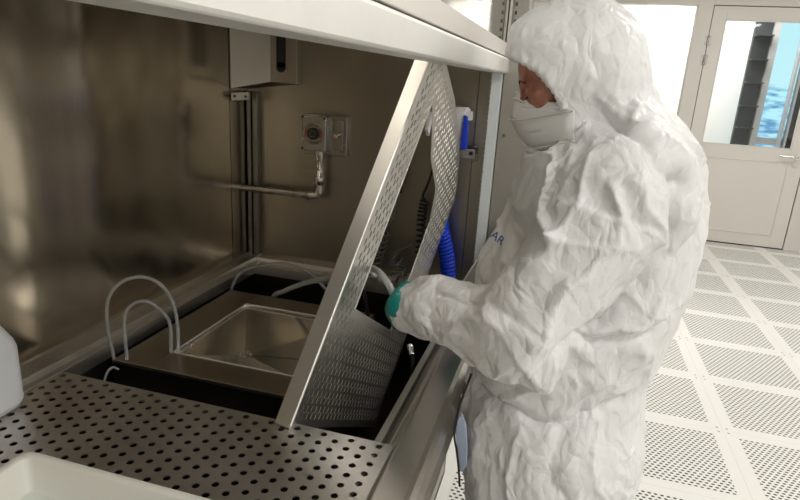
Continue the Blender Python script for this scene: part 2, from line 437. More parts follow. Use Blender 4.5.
w = MB(); w.box((DX0,YF+.012,0),(DX1,YF+.04,.014)); w.box((DX0-.004,YF+.01,0),(DX0+.004,YF+.03,DZ)); w.box((DX1-.004,YF+.01,0),(DX1+.004,YF+.03,DZ))
w.box((DX0,YF+.01,DZ-.004),(DX1,YF+.03,DZ+.004)); w.build('door_seal', M['dark_gap'], door)
struct(MB().box((-3.2,YF-.012,.0),(DX0-.16,YF,.05)).build('baseboard_back', M['frame_paint']))
# corridor beyond the door pane
MB_ = MB()
sh = thing('shelving_unit', 'dark shelving cabinet seen through the door pane, in the corridor', 'shelving', (2.12, 8.5, 0))
MB().box((2.02,8.55,0),(2.21,8.62,2.75)).build('back_board', M['corridor_dark'], sh)
for z in (1.2, 1.47, 1.75, 2.02, 2.30, 2.6): MB().box((2.02,8.42,z),(2.21,8.56,z+.015)).build('shelf', M['corridor_dark'], sh)
o = bpy.data.objects.new('window_2', None); COL.objects.link(o); o.location = (2.6,8.6,0); o['kind'] = 'structure'
MB().box((2.215,8.5,0),(2.285,8.6,3)).box((2.535,8.5,0),(2.56,8.6,3)).box((2.60,8.52,0),(2.625,8.6,3)).box((2.72,8.5,0),(2.76,8.6,3)).box((3.3,8.5,0),(3.4,8.6,3)).build('window_frame', M['corridor_mullion'], o)
MB().box((2.285,8.66,0.3),(3.3,8.68,2.9)).build('pane', M['daylight'], o)
MB().box((2.625,8.6,.3),(2.72,8.64,3)).build('dark_mullion', M['corridor_dark'], o)
MB().box((2.285,8.6,1.02),(3.3,8.63,1.10)).build('transom', M['corridor_mullion'], o)

# ceiling lights
LP = [(1.3,.1),(3.1,.1),(1.3,2.7),(3.1,2.7),(1.3,5.2),(3.1,5.2),(-1.9,3.9),(1.3,-2.1),(3.1,-2.1)]
for i, (x, y) in enumerate(LP):
    t = thing('ceiling_light', 'white square ceiling light panel above the room, out of the picture', 'ceiling light', (x, y, 3.0), 'ceiling light panels')
    MB().box((x-.33,y-.33,2.985),(x+.33,y+.33,3.0)).build('frame', M['frame_paint'], t)
    MB().box((x-.30,y-.30,2.978),(x+.30,y+.30,2.986)).build('diffuser', M['lamp'], t)
    l = bpy.data.lights.new('panel_lamp', 'AREA'); l.energy = 15.5; l.size = .6; l.color = (1, .975, .94)
    lo = bpy.data.objects.new('panel_lamp', l); COL.objects.link(lo); lo.location = (x, y, 2.97)
for x, y in ((.9,8.2),(1.9,8.3)):
    l = bpy.data.lights.new('corridor_lamp', 'AREA'); l.energy = 34; l.size = .6; l.color = (1, .96, .90)
    lo = bpy.data.objects.new('corridor_lamp', l); COL.objects.link(lo); lo.location = (x, y, 2.95)

# ================================================================== THE CABINET
XB, YE, ZT = -1.10, 1.92, .90          # back panel face, end panel face, worktop level
Y0 = -.32                               # near end, beside the camera
cab = thing('downdraft_cabinet', 'large stainless steel cabinet with open front and dark trough at left', 'cabinet', (-.65, .8, 0))
w = MB(); w.box((XB-.02,Y0,.88),(XB,1.793,2.3)); w.build('back_panel', M['wall_steel'], cab)
MB().box((XB-.02,1.797,.88),(XB,YE,2.3)).build('back_panel_return', M['wall_steel'], cab)
MB().box((XB,YE,.88),(-.292,YE+.02,2.3)).build('end_panel', M['end_steel'], cab)
MB().box((-.290,YE,.88),(-.205,YE+.02,2.3)).build('end_strip', M['end_steel'], cab)
MB().box((-.30,YE+.021,.88),(-.28,YE+.03,2.3)).build('end_seam', M['dark_gap'], cab)
MB().box((XB-.02,Y0-.02,.52),(-.2,Y0,2.3)).build('near_end_blocker', M['end_steel'], cab)  # unseen panel, added to keep near-end light off the lifted tray's flange
MB().box((XB-.02,Y0-.02,2.3),(-.19,YE+.02,2.32)).build('roof_panel', M['end_steel'], cab)
for x0, x1 in ((-1.096,-1.080),(-1.074,-1.053)):
    MB().box((x0,1.895,.905),(x1,YE,1.50)).build('corner_strut', M['strut_grey'], cab, bevel=.003)
lt = thing('cabinet_fill_light', 'slim white tube lamp added under the cabinet roof as fill light, out of the picture', 'lamp', (-.6,.8,2.3))  # added fill for the dim interior, not a lamp known to be there
MB().box((-.65,.2,2.27),(-.55,1.4,2.30)).build('housing', M['frame_paint'], lt)
MB().tube([(-.6,.25,2.255),(-.6,1.35,2.255)], .014, 12).build('tube', M['lamp'], lt)
l = bpy.data.lights.new('cabinet_fill', 'AREA'); l.shape = 'RECTANGLE'; l.size = .08; l.size_y = 1.1; l.energy = 1.1; l.color = (1, .90, .74)  # warm fill that brightens the cabinet interior
lo = bpy.data.objects.new('cabinet_fill', l); COL.objects.link(lo); lo.location = (-.6,.8,2.235)
# boxed casing in the far top corner
w = MB(); P = [(XB+.001,1.80,1.508),(-.99,1.872,1.535),(-.893,1.872,1.535),(-.893,YE,1.535),(XB+.001,YE,1.508)]
w.prism(P, (0,0,.76)); cas = w.build('corner_casing', M['box_steel'], cab, bevel=.002)
w = MB(); w.box((-.966,1.868,1.585),(-.934,1.873,1.86)); w.cyl((-.95,1.868,1.585),(-.95,1.873,1.585),.016); w.build('slot_window', M['black'], cas)
MB().box((-.952,1.8665,1.60),(-.940,1.869,1.78)).build('slot_glass', M['black_plastic'], cas)
w = MB(); w.prism([(XB+.001,1.802,1.468),(-1.052,1.838,1.474),(-1.052,1.850,1.474),(XB+.001,1.815,1.468)], (0,0,.026)); br = w.build('corner_bracket', M['box_steel'], cab, bevel=.002)
for u in (.2, .8):
    x = XB+.001+(.047)*u; y = 1.802+.036*u; MB().cyl((x,y+.002,1.484),(x+.003,y-.004,1.484),.0045,n=12).build('screw', M['black'], br)
# ledges round the trough
def profile(pts, axis, a, b):
    if axis == 'y': return MB().prism([(x, a, z) for x, z in pts], (0, b-a, 0))
    return MB().prism([(a, y, z) for y, z in pts], (b-a, 0, 0))
profile([(XB,.915),(-1.086,.907),(-1.060,.903),(-1.054,.912),(-1.049,.912),(-1.046,.899),(-1.028,.897),(-1.024,.903),(-1.020,.903),(-1.018,.86),(XB,.86)], 'y', Y0, YE).build('back_ledge', M['tray_steel'], cab, bevel=.001)
profile([(YE,.915),(YE-.014,.907),(1.876,.903),(1.868,.912),(1.862,.912),(1.858,.899),(1.812,.897),(1.808,.903),(1.804,.903),(1.80,.86),(YE,.86)], 'x', -1.05, -.20).build('end_ledge', M['tray_steel'], cab, bevel=.001)
profile([(-.256,.84),(-.256,.893),(-.2435,.893),(-.2405,.8965),(-.2385,.9),(-.186,.9),(-.177,.8975),(-.169,.890),(-.160,.874),(-.158,.82),(-.190,.81),(-.20,.84)], 'y', Y0, 1.93).build('front_ledge', M['ledge_steel'], cab, bevel=.003)
w = MB(); w.box((-.30,Y0,.14),(-.285,1.92,.86)); w.box((-1.10,Y0,.14),(-1.085,1.92,.88)); w.box((-1.1,1.90,.14),(-.285,1.915,.88)); w.box((-1.1,Y0,.14),(-.285,1.9,.16)); w.box((-.30,Y0,.82),(-.20,1.92,.84))
w.build('lower_body', M['frame_grey'], cab)
for x in (-1.06,-.33):
    for y in (-.26,1.86): MB().cyl((x,y,0),(x,y,.15),.025).build('leg', M['pipe'], cab)
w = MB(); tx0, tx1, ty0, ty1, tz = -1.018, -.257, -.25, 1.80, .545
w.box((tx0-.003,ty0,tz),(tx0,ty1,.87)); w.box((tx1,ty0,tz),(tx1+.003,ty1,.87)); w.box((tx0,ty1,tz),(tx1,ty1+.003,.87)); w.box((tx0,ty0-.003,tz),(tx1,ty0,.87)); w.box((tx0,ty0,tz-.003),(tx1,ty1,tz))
w.build('trough', M['shaded_steel'], cab)
# sash rail and sash sheet above the opening
w = MB(); w.prism([(x,Y0,z) for x, z in ((-.245,1.606),(-.2,1.606),(-.197,1.610),(-.197,1.646),(-.200,1.6495),(-.245,1.6495))], (0,1.885-Y0,0)); rail = w.build('sash_rail', M['beam_steel'], cab, bevel=.002)
w = MB(); w.prism([(x,Y0,z) for x, z in ((-.24,1.6515),(-.1975,1.6515),(-.205,1.690),(-.24,1.690))], (0,1.885-Y0,0)); w.build('upper_rail', M['rail_paint'], cab, bevel=.0015)
MB().box((-.24,Y0,1.649),(-.204,1.885,1.652)).build('rail_gap', M['dark_gap'], cab)
MB().box((-.222,Y0,1.690),(-.212,1.885,2.30)).build('sash_sheet', M['sash_panel'], cab)
# column at the far end of the opening
MB().box((-.209,1.86,.905),(-.02,1.90,1.66)).box((-.209,1.86,1.66),(-.155,1.90,2.45)).build('end_column', M['frame_grey'], cab, bevel=.003)
w = MB(); w.box((-.243,1.845,.905),(-.212,1.88,1.606))
for k in range(46): w.cyl((-.2435,1.850,.92+.015*k),(-.2435,1.856,.927+.015*k),.0032,n=8)
w.build('seal_strip', M['gasket'], cab, bevel=.002)
w = MB(); w.box((-.246,1.845,1.69),(-.236,1.862,2.45)); w.box((-.210,1.845,1.69),(-.203,1.862,2.45)); w.build('guide_track', M['frame_paint'], cab)
w = MB(); w.cyl((-.189,1.86,1.425),(-.189,1.85,1.425),.006,.004); w.build('column_knob', M['chrome'], cab)
up = MB().box((-.198,1.854,1.66),(-.176,1.861,2.45)).build('slotted_upright', M['frame_grey'], cab)
for k in range(30): MB().box((-.195,1.8525,1.70+.0235*k),(-.190,1.8545,1.710+.0235*k)).build('slot', M['black'], up)
w = MB(); w.prism([(-.288,1.835,.902),(-.186,1.835,1.120),(-.02,1.835,1.30),(-.02,1.835,.902)], (0,.012,0)); w.build('cheek_plate', M['frame_grey'], cab, bevel=.002)
w = MB(); w.tube([(-.289,1.832,.905),(-.187,1.832,1.121)], .0028, 8); w.build('cheek_edge', M['beam_steel'], cab)
w = MB(); w.box((-.163,1.2,.846),(-.145,1.24,.856)); w.build('red_tag', M['red'], cab)

# ------------------------------------------------------------------ perforated near worktop tray
def oct_ring(w, x0, x1, y0, y1, cx, cy, rx, ry, z, t, n=12):
    """rectangle with one hole: top ring, inner wall; z is the top"""
    hole = [(cx+rx*math.cos(2*PI*(k+.5)/n), cy+ry*math.sin(2*PI*(k+.5)/n)) for k in range(n)]
    out = []
    for hx_, hy_ in hole:
        dx, dy = hx_-cx, hy_-cy; s = 1e9
        if dx > 1e-9: s = min(s, (x1-cx)/dx)
        if dx < -1e-9: s = min(s, (x0-cx)/dx)
        if dy > 1e-9: s = min(s, (y1-cy)/dy)
        if dy < -1e-9: s = min(s, (y0-cy)/dy)
        out.append((cx+dx*s, cy+dy*s))
    V = [(x, y, z) for x, y in out]+[(x, y, z) for x, y in hole]+[(x, y, z-t) for x, y in hole]+[(x, y, z-t) for x, y in out]
    F = []
    for k in range(n):
        j = (k+1) % n
        F += [(k, j, n+j, n+k), (n+k, n+j, 2*n+j, 2*n+k), (2*n+k, 2*n+j, 3*n+j, 3*n+k)]
    corners = [(x0,y0),(x1,y0),(x1,y1),(x0,y1)]
    for c in corners:     # corner triangles
        for k in range(n):
            j = (k+1) % n; a, b = out[k], out[j]
            if abs(a[0]-b[0]) > 1e-7 and abs(a[1]-b[1]) > 1e-7:
                if (abs(a[0]-c[0]) < 1e-7 and abs(b[1]-c[1]) < 1e-7) or (abs(a[1]-c[1]) < 1e-7 and abs(b[0]-c[0]) < 1e-7):
                    i = len(V); V += [(c[0], c[1], z), (c[0], c[1], z-t)]; F += [(k, j, i), (3*n+k, 3*n+j, i+1)]
    w.add(V, F)
def slab(w, x0, x1, y0, y1, z, t): w.box((x0,y0,z-t),(x1,y1,z))
tray = thing('perforated_worktop', 'flat steel worktop tray with staggered round holes in the foreground', 'worktop', (-.65, .5, ZT))
w = MB(); pit = .0284; half = pit/2; T_ = .002; yn = .06
X_hi, X_lo = -.2445, -1.018
xs = [-.269-pit*k for k in range(27)]
for k, x in enumerate(xs):
    a, b = x-half, x+half
    if k == 0: b = X_hi
    if k == len(xs)-1: a = X_lo
    y = .937 if k % 2 == 0 else .923
    slab(w, a, b, y+half, .951, ZT, T_)
    while y > .42:
        oct_ring(w, a, b, y-half, y+half, x, y, .0066, .0066, ZT, T_); y -= pit
    slab(w, a, b, yn, y+half, ZT, T_)
w.box((X_lo,.949,ZT-.03),(X_hi,.951,ZT-.0005)); w.box((X_lo,yn,ZT-.03),(X_hi,yn+.002,ZT-.0005)); w.box((X_hi-.002,yn,ZT-.03),(X_hi,.949,ZT-.0005))
me_tray = w.build('tray_sheet', M['tray_steel'], tray)
w = MB(); w.box((-1.017,yn,.545),(-1.01,.94,.87)); 
w = MB()
for y in (.12,.93): MB().box((-1.017,y,.86),(-.258,y+.012,.869)).build('support_rail', M['shaded_steel'], tray)

# ------------------------------------------------------------------ lifted perforated tray
Bc = Vector((-.45,.927,.9015)); rv = Vector((.0149,.8584,-.5127)).normalized(); cv = (Vector((-.3192,1.3515,1.6144))-Vector((-.45,.927,.9)))
cv = (cv-rv*cv.dot(rv)).normalized(); nv = cv.cross(rv).normalized()      # nv points to the cabinet's back
if nv.x > 0: nv = -nv
PL, PW, PT = .912, .638, .0018
def pp(c, r, n=0.): return Bc+cv*c+rv*r+nv*n
lift = thing('lifted_perforated_tray', 'perforated steel tray frame held up on its corner, leaning over the trough', 'tray', tuple(Bc))
w = MB()
def quad_slab(cs):   # cs: four (c, r)
    w.add([pp(c, r) for c, r in cs]+[pp(c, r, PT) for c, r in cs], [(0,1,2,3),(7,6,5,4),(0,4,5,1),(1,5,6,2),(2,6,7,3),(3,7,4,0)])
def slot_cell(c0, c1, r0, r1, cc, rr, hc, hr):
    n = 8; hole = [(cc+hc*sx, rr+hr*sy) for sx, sy in ((-1,-.5),(-.8,-1),(.8,-1),(1,-.5),(1,.5),(.8,1),(-.8,1),(-1,.5))]
    out = [(c0, r0), (cc-hc*.8, r0), (cc+hc*.8, r0), (c1, r0), (c1, r1), (cc+hc*.8, r1), (cc-hc*.8, r1), (c0, r1)]
    V = [pp(*q) for q in out]+[pp(*q) for q in hole]+[pp(q[0], q[1], PT) for q in hole]+[pp(q[0], q[1], PT) for q in out]
    F = []
    for k in range(n):
        j = (k+1) % n; F += [(k, j, n+j, n+k), (n+k, n+j, 2*n+j, 2*n+k), (2*n+k, 2*n+j, 3*n+j, 3*n+k)]
    w.add(V, F)
def cmax(r):
    K = [(0,PL),(.27,.905),(.40,.880),(.53,.843),(.61,.785),(PW,.745)]
    for (a, b), (c, d) in zip(K, K[1:]):
        if r <= c+1e-6: return b+(d-b)*(r-a)/(c-a)
    return .745
def ctop(r):
    K = [(.115,.80),(.178,.765),(.255,.714),(.394,.684),(.447,.600)]
    for (a, b), (c, d) in zip(K, K[1:]):
        if r <= c: return b+(d-b)*(max(r, a)-a)/(c-a)
    return K[-1][1]
rs = [.004+.01275*k for k in range(49)]+[PW-.004]
quad_slab([(.004,0.003),(PL-.004,0.003),(PL-.004,.0041),(.004,.0041)])
for k in range(len(rs)-1):
    r0, r1 = rs[k], rs[k+1]; rm = (r0+r1)/2
    off = .0062 if k % 2 else -.0062
    inside = .112 < rm < .445
    e0, e1 = cmax(r0)-.003, cmax(r1)-.003
    segs = [((.003,.003),(.272,.272)), ((ctop(r0),ctop(r1)),(e0,e1))] if inside else [((.003,.003),(e0,e1))]
    for (lo0, lo1), (hi0, hi1) in segs:
        cell = .0335; lo = max(lo0, lo1); hi = min(hi0, hi1); pos = .0345+off; cur = None; last = None
        while pos+cell/2 < hi:
            if pos-cell/2 >= lo and rm > .016 and rm < PW-.014 and pos-.012 > lo+.003:
                if last is None: quad_slab([(lo0,r0),(pos-cell/2,r0),(pos-cell/2,r1),(lo1,r1)])
                slot_cell(pos-cell/2, pos+cell/2, r0, r1, pos, rm, .0080, .0030); last = pos+cell/2
            pos += cell
        if last is None: quad_slab([(lo0,r0),(hi0,r0),(hi1,r1),(lo1,r1)])
        else: quad_slab([(last,r0),(hi0,r0),(hi1,r1),(last,r1)])
w.build('sheet', M['plate_steel'], lift)
FW = .036
w = MB()
def lip(a, b, inward):    # a,b corner (c,r) ends of an edge, rounded fold then flange toward the back
    prof = []
    for k in range(6):
        t = PI/2*k/5; prof.append((.004*(1-math.sin(t)), .004*(1-math.cos(t))))
    prof = [(p, q) for p, q in prof]+[(0, FW)]
    ring = []
    for (c, r) in (a, b):
        ring.append([pp(c+inward[0]*p, r+inward[1]*p, q) for p, q in prof]+[pp(c+inward[0]*(p+PT), r+inward[1]*(p+PT), min(q+PT, FW)) for p, q in prof[::-1]])
    n = len(ring[0]); w.add(ring[0]+ring[1], [(i, (i+1) % n, n+(i+1) % n, n+i) for i in range(n)]+[tuple(range(n)), tuple(range(n, 2*n))[::-1]], False)
lip((0,0),(PL,0),(0,1)); lip((0,PW),(.745,PW),(0,-1)); lip((0,0),(0,PW),(1,0))
kr = [0,.27,.40,.53,.61,PW]
for a, b in zip(kr, kr[1:]): lip((cmax(a),a),(cmax(b),b),(-1,0))
w.build('folded_rim', M['plate_steel'], lift)
w = MB(); 
for (c0, r0), (c1, r1) in (((.272,.112),(ctop(.112),.112)),((.272,.447),(ctop(.447),.447)),((.272,.112),(.272,.447))):
    a, b = pp(c0,r0,.001), pp(c1,r1,.001); w.tube([a, b], .0016, 8)
w.build('opening_edge', M['plate_steel'], lift)
w = MB(); q0 = pp(.80,.118,.004); 
w.add([pp(.785,.130),pp(.770,.160),pp(.742,.175),pp(.745,.150),pp(.785,.130,.008),pp(.770,.160,.008),pp(.742,.175,.008),pp(.745,.150,.008)],[(0,1,2,3),(7,6,5,4),(0,4,5,1),(1,5,6,2),(2,6,7,3),(3,7,4,0)])
w.build('opening_tab', M['white_plastic'], lift)

# ------------------------------------------------------------------ sink tank in the trough
tank = thing('sink_tank', 'shallow polished steel sink set in a dark frame inside the trough', 'sink', (-.75,1.3,.545))
SX0, SX1, SY0, SY1, ZK = -.885, -.535, 1.155, 1.512, .88
TX0, TX1, TY0, TY1 = -.992, -.497, 1.068, 1.60
w = MB()
w.box((TX0,TY0,ZK-.004),(SX0,TY1,ZK)); w.box((SX1,TY0,ZK-.004),(TX1,TY1,ZK)); w.box((SX0,TY0,ZK-.004),(SX1,SY0,ZK)); w.box((SX0,SY1,ZK-.004),(SX1,TY1,ZK))
w.build('frame', M['tank_steel'], tank, bevel=.0015)
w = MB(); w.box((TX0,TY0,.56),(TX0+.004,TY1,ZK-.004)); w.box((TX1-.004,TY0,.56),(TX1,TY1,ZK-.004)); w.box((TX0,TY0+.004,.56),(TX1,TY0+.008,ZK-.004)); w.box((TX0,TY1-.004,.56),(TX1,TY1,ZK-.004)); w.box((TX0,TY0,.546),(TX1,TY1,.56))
w.build('tank_wall', M['shaded_steel'], tank)
w = MB(); w.box((TX0+.002,TY0-.004,ZK-.006),(TX1,TY0,ZK+.003)); w.box((TX0,TY0-.012,.80),(TX1,TY0-.004,.815)); w.build('front_lip', M['box_steel'], tank, bevel=.001)
w = MB(); zr = ZK-.006; zd = ZK-.030; D_ = (-.745,1.262,zd)
c4 = [(SX0,SY0),(SX1,SY0),(SX1,SY1),(SX0,SY1)]
m8 = [(SX0,SY0),(D_[0],SY0),(SX1,SY0),(SX1,D_[1]),(SX1,SY1),(D_[0]-.02,SY1),(SX0,SY1),(SX0,D_[1])]
w.add([(x,y,zr) for x, y in m8]+[D_], [(i,(i+1)%8,8) for i in range(8)])
w.add([(x,y,ZK-.001) for x, y in c4]+[(x,y,zr) for x, y in c4], [(i,(i+1)%4,4+(i+1)%4,4+i) for i in range(4)])
w.build('sink_pan', M['sink_steel'], tank)
w = MB(); 
for a, b in zip(c4, c4[1:]+c4[:1]): w.tube([(a[0],a[1],ZK+.001),(b[0],b[1],ZK+.001)], .0022, 8)
w.build('sink_rim', M['beam_steel'], tank)
w = MB()
for k in range(30): 
    x = D_[0]+.01+k*.0068; w.cyl((x,D_[1]+.0008,zd+.0002+.024*(x-D_[0])/.21),(x,D_[1]+.0008,zd+.0018+.024*(x-D_[0])/.21),.0018,n=8)
w.build('perforation_row', M['black'], tank)
for dx, dy in ((-.014,0),(.014,.004),(0,.016),(.004,-.014)):
    MB().lathe((D_[0]+dx,D_[1]+dy,zd), (0,0,1), [(.0048,0),(.0048,.004),(.003,.0055)], 12).build('drain_bolt', M['strut_grey'], tank)
w = MB(); w.tube([(-.872,1.205,ZK+.006),(-.852,1.19,ZK+.006)], .004); w.tube([(-.862,1.197,ZK),(-.862,1.197,ZK+.012)], .005); w.build('tube_clip', M['chrome'], tank)
#=====PART3=====
# ================================================================== THINGS ON AND IN THE CABINET
# white tub in the foreground
tub = thing('plastic_tub', 'white rectangular plastic tub on the perforated worktop', 'tub', (-.57,.46,ZT))
ox0, ox1, oy0, oy1, zr, zb = -.782, -.352, .285, .642, .962, .903
def rr(x0, x1, y0, y1, r, z, n=5):
    P = []
    for cx, cy, a in ((x1-r,y1-r,0),(x0+r,y1-r,PI/2),(x0+r,y0+r,PI),(x1-r,y0+r,3*PI/2)):
        for k in range(n+1): t = a+PI/2*k/n; P.append((cx+r*math.cos(t), cy+r*math.sin(t), z))
    return P
def loft(w, rings, cap0=True, cap1=True, smooth=True):
    n = len(rings[0]); V = [p for r in rings for p in r]
    w.add(V, [(i*n+j, i*n+(j+1) % n, (i+1)*n+(j+1) % n, (i+1)*n+j) for i in range(len(rings)-1) for j in range(n)], smooth)
    if cap0: w.add(rings[0], [tuple(range(n))[::-1]])
    if cap1: w.add(rings[-1], [tuple(range(n))])
w = MB(); rings = []
for ins, z in ((.018,zb),(.012,zb+.004),(.006,zr-.012),(.0,zr-.011),(.0,zr-.002),(.002,zr),(.0145,zr),(.0165,zr-.002),(.021,zb+.006),(.026,zb+.003)):
    rings.append(rr(ox0+ins,ox1-ins,oy0+ins,oy1-ins,max(.022-ins*.5,.008),z))
loft(w, rings); w.build('tub_body', M['tub'], tub)

# jug
jug = thing('plastic_jug', 'translucent white plastic jug with small grey print, at the left edge', 'jug', (-1.02,.77,ZT))
w = MB(); cx, cy = -1.040, .770
def jr(hx_, hy_, r, z, dx=0): return rr(cx+dx-hx_, cx+dx+hx_, cy-hy_, cy+hy_, r, z, 6)
loft(w, [jr(.050,.042,.03,.901), jr(.060,.050,.03,.905), jr(.066,.056,.03,.92), jr(.066,.056,.03,1.03), jr(.062,.053,.03,1.045), jr(.035,.032,.03,1.10), jr(.020,.020,.0199,1.125), jr(.018,.018,.0179,1.15)])
w.build('jug_body', M['jug'], jug)
w = MB(); w.lathe((cx,cy,1.148), (0,0,1), [(.021,0),(.022,.004),(.022,.022),(.018,.026)]); w.build('cap', M['blue_plastic'], jug)
w = MB(); w.tube(spline([(cx-.04,cy-.02,1.07),(cx-.066,cy-.022,1.09),(cx-.075,cy-.022,1.05),(cx-.06,cy-.02,1.02)],6), .008); w.build('handle', M['jug'], jug)
w = MB(); 
for k in range(6):
    x = -1.046+k*.0075; h = random.choice((.03,.045,.055,.04)); z = .985
    for j in range(int(h/.006)): w.box((x,cy-.0566,z-.006*j-.0042),(x+.0028+random.random()*.002,cy-.0560,z-.006*j))
w.box((-1.049,cy-.0566,.989),(-1.002,cy-.0560,.9905))
w.build('printed_label', M['ink'], jug)

# two clear tube hoops
solo(MB().tube(spline([(-.988,1.07,.884),(-.994,1.065,.959),(-.991,1.065,1.024),(-.975,1.07,1.062),(-.947,1.08,1.088),(-.914,1.10,1.094),(-.884,1.12,1.075),(-.871,1.14,1.034),(-.870,1.155,.984),(-.871,1.16,.928),(-.874,1.16,.881)],6), .0042, 12).build('clear_tube', M['tube_clear']), 'larger arch of clear tubing standing at the front corner of the sink', 'tube', 'clear tube arches')
solo(MB().tube(spline([(-.955,1.075,.884),(-.960,1.08,.946),(-.960,1.085,.996),(-.948,1.10,1.020),(-.921,1.11,1.029),(-.901,1.13,1.007),(-.884,1.145,.970),(-.885,1.15,.922),(-.889,1.152,.881)],6), .0042, 12).build('clear_tube', M['tube_clear']), 'smaller inner arch of clear tubing at the front corner of the sink', 'tube', 'clear tube arches')
solo(MB().tube(spline([(-.955,1.045,.872),(-.965,1.035,.88),(-.972,1.02,.86),(-.970,1.0,.80),(-.965,.99,.70)],6), .003, 8).build('clear_tube', M['tube_clear']), 'short clear tube hanging into the gap in front of the sink', 'tube')
# hoses behind the sink
solo(MB().tube(spline([(-.88,1.645,.70),(-.859,1.63,.855),(-.798,1.60,.907),(-.706,1.55,.964),(-.571,1.45,1.038),(-.457,1.33,1.114),(-.398,1.26,1.141),(-.357,1.20,1.147),(-.330,1.175,1.13),(-.318,1.19,1.09)],8), .0078, 14).build('milky_hose', M['tube_white']), 'thick milky white hose rising from the trough to the gloved hand', 'hose')
solo(MB().tube(spline([(-1.0,1.61,.70),(-1.0,1.61,.85),(-.985,1.625,.915),(-.955,1.64,.945),(-.905,1.66,.960),(-.838,1.68,.968),(-.751,1.67,.956),(-.671,1.62,.930),(-.60,1.62,.85),(-.58,1.62,.70)],8), .0046, 10).build('thin_tube', M['tube_clear']), 'thin clear tube arching over the trough behind the sink', 'tube')
cn = thing('hose_connector', 'small white hose connector beside the gloved hand', 'connector', (-.43,1.33,1.10))
MB().lathe((-.452,1.34,1.108), (1,-.1,-.1), [(.007,0),(.010,.003),(.010,.016),(.007,.018),(.007,.026),(.011,.027),(.011,.040),(.006,.042),(.005,.060)], 16).build('coupling', M['white_plastic'], cn)
MB().tube(spline([(-.452,1.34,1.108),(-.49,1.42,1.09),(-.50,1.5,.98),(-.47,1.62,.60)],8), .006, 10).build('black_tail', M['black'], cn)
nz_ = thing('chrome_nozzle', 'short chrome pipe nozzle pointing up in the dark trough under the sleeve', 'nozzle', (-.335,1.42,.86))
MB().lathe((-.340,1.43,.880), (.012,-.02,-.016), [(.008,0),(.0085,.004),(.0085,.014),(.007,.016),(.007,.03)], 16).build('tip', M['chrome'], nz_)
MB().tube(spline([(-.330,1.418,.865),(-.32,1.40,.82),(-.34,1.42,.70),(-.38,1.45,.56)],8), .006, 10).build('tail', M['black'], nz_)

# valve block with dial on the end panel
val = thing('service_valve', 'steel valve box with round dial and elbow pipe on the end wall', 'valve', (-.81,YE,1.37))
n_before = set(bpy.data.objects)
VX = .022
MB().box((-.895,1.893,1.305),(-.738,YE,1.440)).build('back_box', M['pipe'], val, bevel=.003)
fp = MB().box((-.893,1.866,1.318),(-.803,1.895,1.436)).build('dial_plate', M['pipe'], val, bevel=.004)
w = MB(); w.lathe((-.847,1.866,1.378), (0,-1,0), [(.036,0),(.036,.002),(.034,.003)], 40); w.build('dial_face', M['box_steel'], fp)
w = MB(); w.lathe((-.847,1.864,1.378), (0,-1,0), [(.020,0),(.020,.008),(.017,.010)], 32); dk = w.build('dial_knob', M['black'], fp)
w = MB()
for k in range(6):
    a = k*PI/3; w.box((-.847+.010*math.cos(a)-.0015,1.8525,1.378+.010*math.sin(a)-.0015),(-.847+.010*math.cos(a)+.0015,1.8545,1.378+.010*math.sin(a)+.0015))
w.build('knob_marks', M['chrome'], fp)
for s in (0, PI):
    for r in (.0245, .0295):
        MB().tube([(-.847+r*math.cos(s-.5+.1*k),1.8628,1.378+r*math.sin(s-.5+.1*k)) for k in range(11)], .0016, 6).build('red_mark', M['red'], fp)
for s in (PI/2, 3*PI/2):
    MB().tube([(-.847+.029*math.cos(s-.6+.12*k),1.8628,1.378+.029*math.sin(s-.6+.12*k)) for k in range(11)], .0012, 6).build('black_mark', M['black'], fp)
for sx, sz in ((-.086,.052),(-.006,.052),(-.086,-.052)):
    MB().cyl((-.803+sx,1.867,1.378+sz),(-.803+sx,1.864,1.378+sz),.004,n=12).build('screw', M['black'], fp)
w = MB(); w.box((-.785,1.885,1.325),(-.750,1.894,1.425)); w.build('side_plate', M['box_steel'], val, bevel=.004)
w = MB(); w.cyl((-.768,1.886,1.375),(-.768,1.872,1.375),.008); w.tube([(-.768,1.874,1.375),(-.745,1.868,1.385)], .005); w.build('lever', M['chrome'], val)
w = MB(); w.lathe((-.828,1.875,1.320), (0,0,-1), [(.017,0),(.017,.02),(.013,.03),(.0125,.085),(.018,.087),(.018,.108),(.014,.110),(.014,.122)], 24); w.build('nipple', M['chrome'], val)
w = MB(); w.tube(spline([(-.828,1.875,1.200),(-.828,1.875,1.178),(-.833,1.875,1.167),(-.845,1.875,1.163),(-.868,1.875,1.163)],5), .0155, 18); w.build('elbow', M['chrome'], val)
w = MB(); w.tube([(-.866,1.875,1.163),(XB+.002-VX,1.875,1.163)], .0125, 18); w.lathe((-.866,1.875,1.163), (-1,0,0), [(.016,-.004),(.017,0),(.017,.006),(.0125,.008)], 20); w.build('pipe', M['pipe'], val)

for q in set(bpy.data.objects)-n_before:
    if q.parent == val: q.location.x += VX
